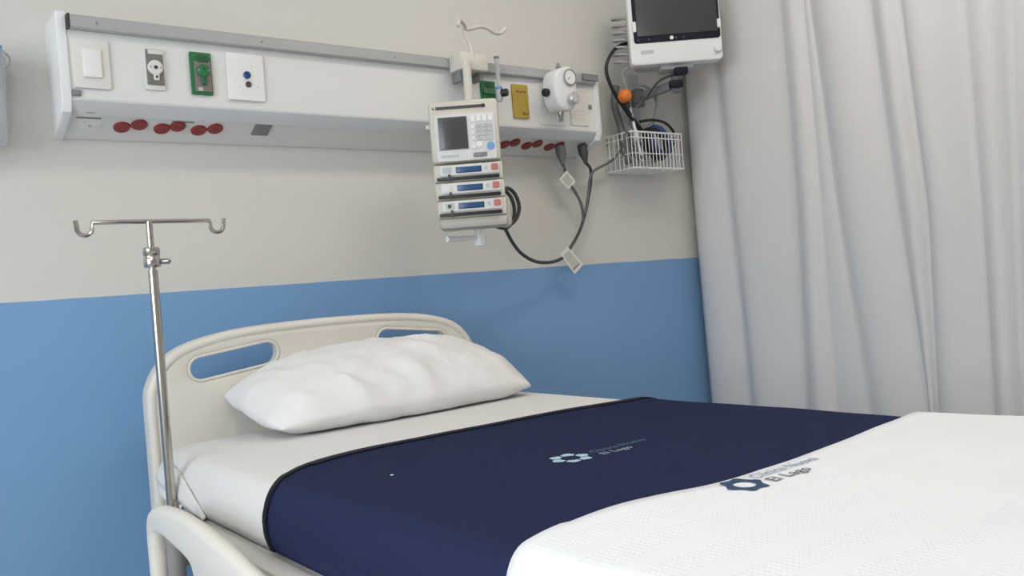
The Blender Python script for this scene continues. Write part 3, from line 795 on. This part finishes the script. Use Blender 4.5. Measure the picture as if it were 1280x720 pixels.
# ------------------------------------------------------------------ infusion pump (faces the bedside, turned on its pole)
YAW = math.atan2(CR.y, CR.x)
dep = 2.335
S = dep / FPX
base = PD(590, 281, dep)
pump = thing('infusion_pump', 'beige three-channel infusion pump with grey screen fixed to the mounting pole', 'infusion pump', base, YAW + .02, world=False)
W_, H_ = 87 * S, 157 * S
def lb_(x0, x1, y0, y1, z0, z1, bev, material, name, parent=pump):
    return obj(name, boxm(x0, x1, y0, y1, z0, z1, bev), material, parent, angle=.5)
def fr(u, v): return (-W_ / 2 + W_ * u, H_ * (1 - v))       # fractions of the front, v downwards
DB = .085
up = lb_(-W_ / 2, W_ / 2, 0, DB, H_ * .505, H_, .010, 'pump_beige', 'control_unit')
def pat(u0, u1, v0, v1, d, material, name, parent=up, r=.0015, y=0.0):
    a = fr(u0, v1); b = fr(u1, v0)
    if b[1] - a[1] < .008 or b[0] - a[0] < .008: return obj(name, boxm(a[0], b[0], y - d, y, a[1], b[1]), material, parent, smooth=False)
    return obj(name, plate([rrect(a[0], b[0], a[1], b[1], min(r, (b[0] - a[0]) * .45, (b[1] - a[1]) * .45))], d, min(.0008, d * .3), XZ(y - d / 2)), material, parent, angle=.5)
pat(.11, .82, .048, .070, .002, 'dark_grey_plastic', 'handle_slot', r=.002)
e = fr(.79, .059); obj('slot_end', disc((e[0], -.001, e[1]), (0, -1, 0), .005, .003, 14), 'black_plastic', up)
e = fr(.07, .059); obj('indicator', disc((e[0], 0, e[1]), (0, -1, 0), .003, .002, 12), 'mid_grey_plastic', up)
pat(.08, .94, .115, .485, .003, 'pump_pale', 'fascia', r=.006)
sc = pat(.125, .545, .135, .395, .004, 'mid_grey_plastic', 'screen_frame', y=-.002)
pat(.135, .535, .140, .390, .002, 'screen_grey', 'screen', y=-.0055, parent=sc)
for k in range(4): pat(.60 + .085 * k, .665 + .085 * k, .135, .185, .003, 'plate_white', 'soft_key', y=-.003)
for i in range(3):
    for j in range(4): pat(.665 + .085 * i, .735 + .085 * i, .205 + .035 * j, .232 + .035 * j, .003, 'light_grey_plastic', 'number_key', y=-.003)
for k in range(4): pat(.60, .64, .21 + .045 * k, .24 + .045 * k, .003, 'plate_white', 'side_key', y=-.003)
for u, v, mm, r_ in ((.70, .365, 'plate_white', .009), (.62, .38, 'plate_white', .007), (.86, .385, 'button_blue', .0105)):
    e = fr(u, v); obj('round_button', disc((e[0], -.003, e[1]), (0, -1, 0), r_, .003, 18), mm, up)
pat(.60, .80, .43, .465, .003, 'mid_grey_plastic', 'wide_key', y=-.003, r=.004)
pat(.14, .40, .435, .455, .0012, 'light_grey_plastic', 'caption_strip', y=-.003)
VC = [.505, .648, .791, .934]
for k in range(3):
    v0, v1 = VC[k], VC[k + 1]
    sh = .005 + .004 * k
    ch = lb_(-W_ / 2 + sh * .3, W_ / 2 + sh * .3, .002, DB, H_ * (1 - v1), H_ * (1 - v0) - .0005, .006, 'pump_beige', 'pump_channel')
    pat(.10, .96, v0 + .012, v1 - .05, .003, 'pump_pale', 'channel_face', ch, r=.003, y=.001)
    lc = pat(.33, .70, v0 + .030, v0 + .077, .003, 'lcd_blue_dark', 'display_frame', ch, y=-.001)
    pat(.345, .685, v0 + .037, v0 + .070, .001, 'lcd_blue', 'display', lc, r=.001, y=-.0038)
    pat(.84, .94, v0 + .022, v0 + .072, .004, 'button_red', 'stop_button', ch, r=.004, y=-.001)
    pat(.14, .27, v0 + .025, v0 + .075, .002, 'light_grey_plastic' if k != 1 else 'plate_ivory', 'status_window', ch, y=-.001)
    pat(.75, .79, v0 + .035, v0 + .065, .002, 'light_grey_plastic', 'key', ch, y=-.001)
    pat(.05, .95, v1 - .038, v1 - .010, .005, 'black_plastic', 'tube_slot', ch, r=.003, y=.001)
    pat(.215, .245, v1 - .060, v1 - .005, .005, 'dark_grey_plastic', 'slot_tab', ch, r=.001, y=-.001)
    if k == 2:
        e = fr(.20, v0 + .05); obj('port', disc((e[0], -.003, e[1]), (0, -1, 0), .005, .002, 14), 'dark_grey_plastic', ch)
lb_(-W_ / 2 + .006, W_ / 2 + .006, .004, DB + .01, -H_ * .022, H_ * .07, .012, 'pump_base', 'base_tray')
lb_(W_ / 2 - .014, W_ / 2 + .016, .014, DB, -H_ * .03, H_ * .20, .012, 'pump_base', 'cord_holder')
lb_(-.035, .035, DB, DB + .028, H_ * .30, H_ * .58, .006, 'dark_grey_plastic', 'pole_clamp')
lb_(-W_ / 2 - .012, -W_ / 2 + .002, .03, .06, H_ * .80, H_ * .835, .003, 'pump_pale', 'clamp_knob')

# ------------------------------------------------------------------ oxygen flowmeter
fy = FY - .045
c = PY(622.5, 98, fy)
fm = thing('oxygen_flowmeter', 'slim clear oxygen flowmeter with black knob plugged into the green outlet', 'flowmeter', (c.x, fy, c.z - .07))
zt_, zb_ = PY(620, 71, fy).z, PY(624, 127, fy).z
p = nb(); tube(p, [(c.x, fy, zb_ + .035), (c.x, fy, zt_ - .004)], .0072, 14); obj('sight_tube', p, 'clear_plastic', fm)
p = nb(); tube(p, [(c.x, fy, zb_ + .03), (c.x, fy, zt_ - .01)], .0028, 10); obj('inner_scale', p, 'light_grey_plastic', fm)
obj('top_cap', disc((c.x, fy, zt_ - .005), (0, 0, 1), .0085, .006, 16), 'mid_grey_plastic', fm)
obj('body', lathe(nb(), [(.007, 0), (.009, .006), (.0105, .010), (.0105, .030), (.008, .037)], (c.x, fy, zb_), (0, 0, 1), 18), 'light_grey_plastic', fm)
k_ = PY(626, 116, fy - .01)
obj('knob', lathe(nb(), [(.006, -.004), (.0115, 0), (.0115, .016), (.009, .019)], (c.x + .004, fy - .008, k_.z), (.55, -.83, 0), 18), 'black_plastic', fm)
p = nb(); tube(p, [(c.x, fy, k_.z), (c.x - .012, fy + .02, k_.z + .006), (c.x - .03, FY - .012, k_.z + .010)], .0065, 12); obj('inlet_stem', p, 'outlet_green', fm)
obj('ring', lathe(nb(), [(.0095, 0), (.011, .002), (.011, .006), (.0095, .008)], (c.x, fy, zb_ + .036), (0, 0, 1), 16), 'button_blue', fm)

# ------------------------------------------------------------------ suction regulator
ry = FY - .085
xr = PY(721, 100, ry).x; xl = xr - .092
z1 = PY(715, 84, ry).z; z0 = PY(705, 137, ry).z
sr = thing('suction_regulator', 'white wall suction regulator with round gauge and silver knob on the service panel', 'regulator', ((xl + xr) / 2, FY, z0))
bod = smooth2([(xl + .004, z1 - .030), (xl + .020, z1 - .010), (xl + .050, z1 + .001), (xr - .022, z1 + .002), (xr - .006, z1 - .012), (xr, z1 - .045), (xr - .002, z0 + .045), (xr - .012, z0 + .014), (xr - .034, z0), (xl + .030, z0), (xl + .012, z0 + .014), (xl + .002, z0 + .040), (xl, z0 + .075)], 4)
obj('body', plate([bod], .065, .010, XZ(ry + .0325)), 'monitor_white', sr)
c = PY(711, 97, ry)
ga = obj('gauge', lathe(nb(), [(.026, 0), (.026, .007), (.0235, .009), (.0225, .0075), (.001, .0075)], (c.x, ry + .002, c.z), (0, -1, 0), 32), 'light_grey_plastic', sr)
obj('dial', disc((c.x, ry - .0056, c.z), (0, -1, 0), .0215, .0008, 28), 'plate_white', ga)
rr = nb(); tube(rr, [(c.x + .024 * math.cos(t * math.pi / 14), ry - .0065, c.z + .024 * math.sin(t * math.pi / 14)) for t in range(28)], .0016, 6, True); obj('gauge_ring', rr, 'mid_grey_plastic', ga)
nd = nb(); tube(nd, [(c.x, ry - .0068, c.z), (c.x - .012, ry - .0068, c.z - .008)], .0009, 6); obj('needle', nd, 'dark_grey_plastic', ga)
c = PY(714, 124, ry)
obj('knob', lathe(nb(), [(.018, 0), (.019, .006), (.0185, .020), (.015, .024), (.001, .0245)], (c.x, ry + .002, c.z), (0, -1, 0), 24), 'knob_silver', sr)
c = PY(701, 142, ry + .03)
obj('bottom_port', lathe(nb(), [(.006, -.028), (.008, -.022), (.006, -.018), (.008, -.012), (.010, 0), (.010, .012)], (c.x, ry + .03, z0 - .002), (0, 0, 1), 16), 'steel_dull', sr)
obj('top_port', lathe(nb(), [(.008, 0), (.008, .008), (.005, .012), (.005, .018)], (xl + .045, ry + .03, z1 - .002), (0, 0, 1), 14), 'mid_grey_plastic', sr)
p = nb(); tube(p, [((xl + xr) / 2, ry + .06, (z0 + z1) / 2), ((xl + xr) / 2, FY - .004, (z0 + z1) / 2)], .014, 16); obj('wall_adapter', p, 'steel_dull', sr)
p = nb(); lathe(p, [(.010, 0), (.013, .004), (.013, .014), (.010, .018)], (xl - .001, ry + .035, (z0 + z1) / 2 - .01), (-1, 0, 0), 16); obj('mode_switch', p, 'black_plastic', sr)

# ------------------------------------------------------------------ monitor on its arm
dep = 2.93
S = dep / FPX
mb = PD(847, 78, dep)
mon = thing('patient_monitor', 'white patient monitor with dark screen on a swivel arm in front of the curtain', 'monitor', mb, YAW, world=False)
MW, MH = 115.5 * S, .285
def mpart(x0, x1, z0, z1, d, y, r, material, name, parent=mon, bev=.0015):
    return obj(name, plate([rrect(x0, x1, z0, z1, r)], d, bev, XZ(y)), material, parent, angle=.5)
mpart(-MW / 2, MW / 2, 0, MH, .05, .025, .016, 'monitor_white', 'case', bev=.006)
mpart(-MW / 2 + .022, MW / 2 - .02, .0, MH - .03, .07, .080, .02, 'light_grey_plastic', 'rear_housing', bev=.008)
fx0, fx1, fz0 = -MW / 2 + 5.5 * S, MW / 2 - 1.8 * S, 27 * S
bz = mpart(fx0, fx1, fz0, MH - .012, .004, -.0008, .010, 'navy_black_plastic', 'bezel')
mpart(fx0 + 4.5 * S, fx1 - 3.0 * S, fz0 + 8.5 * S, MH - .022, .002, -.0035, .003, 'monitor_glass', 'screen', bz, .0004)
e = (-MW / 2 + 52.5 * S, fz0 + 4.2 * S); obj('status_light', disc((e[0], -.0028, e[1]), (0, -1, 0), 2.4 * S, .002, 18), 'plate_white', bz)
for k in (11, 24, 58, 68): obj('touch_key', disc((-MW / 2 + k * S, -.0028, fz0 + 4.0 * S), (0, -1, 0), 1.3 * S, .0008, 12), 'dark_grey_plastic', bz)
obj('control_knob', lathe(nb(), [(5.0 * S, 0), (5.0 * S, .006), (4.2 * S, .012), (.001, .0125)], (MW / 2 - 6.5 * S, -.0002, 13.5 * S), (0, -1, 0), 24), 'monitor_white', mon)
mpart(-MW / 2 + 13 * S, -MW / 2 + 29 * S, 13.5 * S, 18 * S, .0012, -.0006, .002, 'light_grey_plastic', 'maker_mark', bev=.0003)
mpart(fx0 - 1.0 * S, fx0 + 3.6 * S, fz0 + 14 * S, fz0 + 27 * S, .010, -.004, .004, 'monitor_white', 'bezel_clip')
mpart(fx1 - 3.6 * S, fx1 + 1.0 * S, fz0 + 12 * S, fz0 + 23 * S, .010, -.004, .004, 'monitor_white', 'bezel_clip')
mpart(-.05, .06, -.012, .004, .07, .07, .004, 'light_grey_plastic', 'mount_plate')
fwd = Vector((CF.x, CF.y, 0)).normalized(); rgt = Vector((fwd.y, -fwd.x, 0))
arm = thing('monitor_arm', 'grey jointed wall arm with black joints under the patient monitor', 'monitor arm', (2.26, WY, 1.70))
jt = mb + fwd * .09 + rgt * .01
w0 = PY(794, 124, WY - .02)
obj('wall_plate', boxm(w0.x - .03, w0.x + .03, WY - .012, WY, w0.z - .09, w0.z + .09, .004), 'light_grey_plastic', arm)
e0 = Vector((w0.x, WY - .03, w0.z)); e1 = Vector((jt.x, jt.y, jt.z - .052))
p = nb(); lathe(p, [(.022, -.03), (.024, -.026), (.024, .026), (.022, .03)], (w0.x, WY - .034, w0.z), (0, 0, 1), 20); obj('wall_pivot', p, 'mid_grey_plastic', arm)
p = nb(); d_ = (e1 - e0); n_ = Vector((0, 0, 1)).cross(d_).normalized()
M3 = Matrix((d_.normalized(), n_, d_.normalized().cross(n_))).transposed()
box(p, (e0 + e1) / 2, (d_.length, .026, .030), .006, M3); obj('link', p, 'mid_grey_plastic', arm)
p = nb(); lathe(p, [(.018, -.03), (.018, .036)], e1, (0, 0, 1), 20); obj('joint', p, 'mid_grey_plastic', arm)
p = nb(); tube(p, [e1 + Vector((0, 0, .03)), e1 + Vector((0, 0, .042))], .012, 16); obj('tilt_post', p, 'mid_grey_plastic', arm)
for q in ((851, 89), (845, 105)):
    bb = nb(); cc = PD(q[0], q[1], dep + .015); box(bb, cc, (.044, .030, .024), .003, Matrix.Rotation(YAW, 3, 'Z')); obj('joint_cap', bb, 'navy_black_plastic', arm)
p = nb(); tube(p, smooth_path([PD(845, 92, dep + .06), PD(826, 100, dep + .09), PD(815, 112, dep + .1), PD(808, 124, dep + .12)], 5), .004, 8); obj('arm_cable', p, 'dark_grey_plastic', arm)

# ------------------------------------------------------------------ wire basket on the wall
q = PY(758, 190, WY - .02).x
bx0, bx1 = PY(759, 190, WY - .015).x, PY(853, 190, WY - .135).x
by0, by1 = WY - .135, WY - .008
bz0, bz1 = PY(853, 211, by0).z, PY(853, 168, by0).z
bk = thing('wire_basket', 'white wire basket hung on the wall under the monitor holding cables', 'basket', ((bx0 + bx1) / 2, WY, bz0))
p = nb()
for z, r_ in ((bz1, .0035), (bz0, .003), (bz0 + .050, .0016), (bz1 - .020, .0024)):
    tube(p, [(bx0, by0, z), (bx1, by0, z), (bx1, by1, z), (bx0, by1, z)], r_, 6, True)
obj('rim_wires', p, 'basket_wire', bk)
p = nb(); nW = 15
for k in range(nW + 1):
    x = bx0 + (bx1 - bx0) * k / nW
    for pts in ([(x, by0, bz1), (x, by0, bz0), (x, by1, bz0), (x, by1, bz1)],): tube(p, pts, .0016, 5)
for k in range(1, 6):
    y = by0 + (by1 - by0) * k / 6
    tube(p, [(bx0, y, bz1), (bx0, y, bz0), (bx1, y, bz0), (bx1, y, bz1)], .0016, 5)
obj('mesh_wires', p, 'basket_wire', bk)
for s_ in (bx0 + .05, bx1 - .05): obj('wall_hook', boxm(s_ - .008, s_ + .008, by1 - .002, WY, bz1 - .02, bz1 + .012, .002), 'basket_wire', bk)

# ------------------------------------------------------------------ cables and cords
def cable(name, label, cat, pts, r, material, n=6, group=None):
    o = obj(name, tube(nb(), smooth_path(pts, n), r, 8), material, angle=3); return tag(o, label, cat, group)
def pw(L, y): return [PY(a, b, y if len(q) == 0 else q[0]) for a, b, *q in L]
yb = by0 + .055
# coiled hose behind the monitor
pts = []
for k in range(7 * 12 + 1):
    t = k / 12; cx, cy = 775 + t * .6, 20 + t * 9.0
    c = PY(cx, cy, WY - .10); a = 2 * math.pi * t
    pts.append(c + Vector((.030 * math.cos(a), .030 * math.sin(a), 0)))
cable('coiled_hose', 'pale coiled hose hanging behind the monitor', 'hose', pts + pw([(778, 92), (786, 120), (790, 150), (794, 185, yb)], WY - .08), .0042, 'hose_pale', 2)
cable('black_sensor_cable', 'black sensor cable curving from behind the monitor into the basket', 'cable',
      pw([(792, 52, WY - .12), (775, 57), (765, 66), (758, 82), (760, 98), (770, 120), (785, 142), (800, 162, yb), (812, 182, yb), (822, 200, yb)], WY - .10), .0062, 'cord_black')
cable('black_lead', 'second black lead lying along the sensor cable into the basket', 'cable',
      pw([(779, 128, WY - .085), (790, 146), (803, 164, yb + .012), (814, 184, yb + .012), (818, 203, yb + .010)], WY - .085), .0060, 'cord_black')
cable('grey_hose', 'thick grey hose looping above the basket', 'hose',
      pw([(770, 108, WY - .05), (768, 130), (776, 160), (781, 190, yb - .01), (786, 204, yb - .01)], WY - .05), .0125, 'cord_grey')
lp = []
for k in range(34):
    t = 2 * math.pi * k / 15; lp.append(PY(799 + 21 * math.cos(t) + k * .1, 134 + 27 * math.sin(t), WY - .055 - .012 * (k / 34)))
cable('clear_tubing', 'pale looped tubing hanging above the basket beside the arm', 'tubing', lp + pw([(806, 168, yb), (800, 196, yb)], yb), .0048, 'hose_pale', 3)
cable('grey_lead', 'slim grey lead running down into the basket', 'cable', pw([(812, 112, WY - .06), (800, 128), (788, 150), (792, 176, yb - .02), (800, 203, yb - .02)], WY - .07), .0050, 'mid_grey_plastic')
cable('white_lead', 'white lead twisted down into the basket', 'cable', pw([(786, 132, WY - .08), (791, 150), (797, 176, yb - .03), (803, 202, yb - .03)], WY - .09), .0050, 'basket_wire')
ob = thing('orange_connector', 'round orange connector hanging among the cables above the basket', 'connector', PY(781, 120, WY - .12))
c = PY(781, 120, WY - .12)
obj('ball', lathe(nb(), [(.004, -.024), (.014, -.021), (.021, -.012), (.0235, 0), (.021, .012), (.014, .021), (.006, .024)], c, (.3, -.7, .4), 22), 'orange_plastic', ob)
obj('collar', lathe(nb(), [(.007, 0), (.011, .003), (.011, .014), (.007, .022)], c + Vector((.014, .006, -.020)), (.55, .3, -.75), 14), 'dark_grey_plastic', ob)
# bundle of cables lying in the basket
def coil(name, label, cx, cz, r0, mat_, y, turns=3, rr=.0045, sq=.75, tilt=.3):
    L = []
    for k in range(turns * 14 + 1):
        t = 2 * math.pi * k / 14; r_ = r0 * (1 - .07 * (k / 14))
        L.append(Vector((cx + r_ * math.cos(t), y + .010 * math.sin(t * .5) + r_ * tilt * math.sin(t), cz + r_ * sq * math.sin(t))))
    return tag(obj(name, tube(nb(), smooth_path(L, 3), rr, 8), mat_, angle=3), label, 'cable')
c = PY(824, 176, yb); coil('blue_cable', 'blue cable coiled in the basket', c.x, c.z, .060, 'cord_blue', yb, 4, .0055, 1.0)
c = PY(820, 178, yb - .025); coil('black_cable', 'black cable coiled in the front of the basket', c.x, c.z - .005, .056, 'cord_black', yb - .025, 4, .0068, 1.05)
cable('black_lead', 'black lead arching over the right side of the basket', 'cable', pw([(800, 152), (815, 150), (830, 153), (840, 162), (843, 172), (838, 190)], yb), .0050, 'cord_black')
c = PY(795, 190, yb); coil('grey_cable', 'grey cable coiled in the basket beside the blue one', c.x, c.z, .035, 'cord_grey', yb - .02, 3, .005, .9)

# power cords with plugs and tags
def plug(t, at, d, material):
    d = Vector(d).normalized()
    return obj('plug', lathe(nb(), [(.015, 0), (.0165, .004), (.0165, .030), (.012, .044), (.0075, .058), (.0065, .066)], at, d, 16), material, t)
cy_ = WY - .05
A_ = on_slope(699, 181) + SN * .0065
g = thing('grey_power_cord', 'grey power cord with plug in the panel and a small paper tag', 'power cord', A_)
d0 = (PY(702, 196, A_.y - .01) - A_).normalized()
plug(g, A_, d0, 'cord_grey')
E_ = A_ + d0 * .064
p = nb(); tube(p, smooth_path([E_] + pw([(706, 212), (710, 226), (719, 240), (726, 254), (729, 270), (727.5, 281)], cy_), 6), .0050, 8); obj('cord', p, 'cord_grey', g)
def tagcard(parent, c4, name='paper_tag'):
    bm = nb(); q = [bm.verts.new(v) for v in c4]; fc = bm.faces.new(q)
    n_ = (c4[1] - c4[0]).cross(c4[3] - c4[0]).normalized(); n_ = n_ if n_.y < 0 else -n_
    ex = bmesh.ops.extrude_face_region(bm, geom=[fc]); bmesh.ops.translate(bm, vec=n_ * .0016, verts=[v for v in ex['geom'] if isinstance(v, bmesh.types.BMVert)])
    o = obj(name, bm, 'tag_paper', parent, smooth=False)
    cc = sum(c4, Vector()) / 4
    in_ = nb(); iv = [in_.verts.new(cc + (v - cc) * .74 + n_ * .0022) for v in c4]; in_.faces.new(iv); obj('tag_print', in_, 'tag_print', o, smooth=False)
    return o, cc, n_
tagcard(g, pw([(699, 224), (708, 213), (719, 227), (710, 237)], cy_ - .008))
B_ = on_slope(727, 181) + SN * .001
dk = thing('pump_power_cord', 'dark power cord hanging from the panel socket to the pump with a paper tag', 'power cord', B_)
d1 = (PY(731, 198, B_.y - .012) - B_).normalized()
plug(dk, B_, d1, 'cord_dark')
E2 = B_ + d1 * .064
PB = base + fwd * .05 + rgt * (W_ / 2 + .012)
p = nb(); tube(p, smooth_path([E2] + pw([(738, 211), (738.5, 225), (736, 245), (731, 268), (724, 290), (714, 308), (705, 321, cy_ - .01), (690, 327.5, cy_ - .03), (670, 327, cy_ - .05), (652, 317, cy_ - .08), (640, 302, cy_ - .11), (631, 285, cy_ - .14), (626, 278, cy_ - .15)], cy_), 6), .0055, 8); obj('cord', p, 'cord_dark', dk)
yl = cy_ - .15
p = nb(); tube(p, smooth_path(pw([(626, 279), (636, 281), (645, 274), (649, 260), (645, 245), (637, 236), (630, 236)], yl), 6), .0058, 8); obj('cord_loop', p, 'cord_dark', dk)
p = nb(); tube(p, smooth_path(pw([(620, 283), (632, 285), (641, 277), (643, 262), (639, 247), (631, 238)], yl - .015), 6), .0058, 8); obj('cord_loop', p, 'cord_dark', dk)
o_, cc, n_ = tagcard(dk, pw([(700, 317.5), (709.5, 308.5), (728.5, 331), (718, 342.5)], cy_ - .016))
l0, l1 = PY(716, 337, cy_ - .0215), PY(724, 330, cy_ - .0215)
p = nb(); tube(p, [l0, l1], .0012, 6); obj('tag_line', p, 'tag_line', o_)
cable('basket_power_cord', 'thin grey cord running from the hanging cords up into the basket', 'power cord',
      pw([(731, 268, cy_ - .012), (735, 245, cy_ - .012), (737, 225, cy_ - .012), (742, 214, cy_ - .012), (752, 208), (763, 202), (773, 192), (778, 182, by0 - .012), (781, 170, by0 - .010), (785, 164, yb - .02), (788, 178, yb), (790, 196, yb)], cy_), .0045, 'cord_grey')

# ------------------------------------------------------------------ canister on the wall at the picture's edge
cx = PY(6, 70, WY - .075).x - .062
zc1, zc0 = PY(2, 58, WY - .075).z, PY(2, 182, WY - .075).z
sc_ = thing('suction_canister', 'clear tapered canister with a blue liner on the wall beside the service panel', 'canister', (cx, WY, zc0))
obj('jar', lathe(nb(), [(.050, 0), (.054, .004), (.062, zc1 - zc0 - .03), (.064, zc1 - zc0 - .028), (.064, zc1 - zc0 - .016), (.0615, zc1 - zc0 - .015), (.058, zc1 - zc0 - .02), (.052, .008), (.01, .006)], (cx, WY - .075, zc0), (0, 0, 1), 32), 'clear_plastic', sc_)
obj('liner', lathe(nb(), [(.030, zc1 - zc0 - .085), (.046, zc1 - zc0 - .075), (.052, zc1 - zc0 - .045), (.0565, zc1 - zc0 - .022), (.058, zc1 - zc0 - .004), (.03, zc1 - zc0)], (cx, WY - .075, zc0), (0, 0, 1), 32), 'lid_blue', sc_)
p = nb(); tube(p, [(cx + .060 + .012 * math.cos(t * .5), WY - .078, zc1 - .030 + .016 * math.sin(t * .5)) for t in range(13)], .003, 8, True); obj('pour_spout', p, 'light_grey_plastic', sc_)
obj('wall_bracket', boxm(cx - .03, cx + .03, WY - .016, WY, zc0 + .03, zc1 - .03, .004), 'plate_white', sc_)
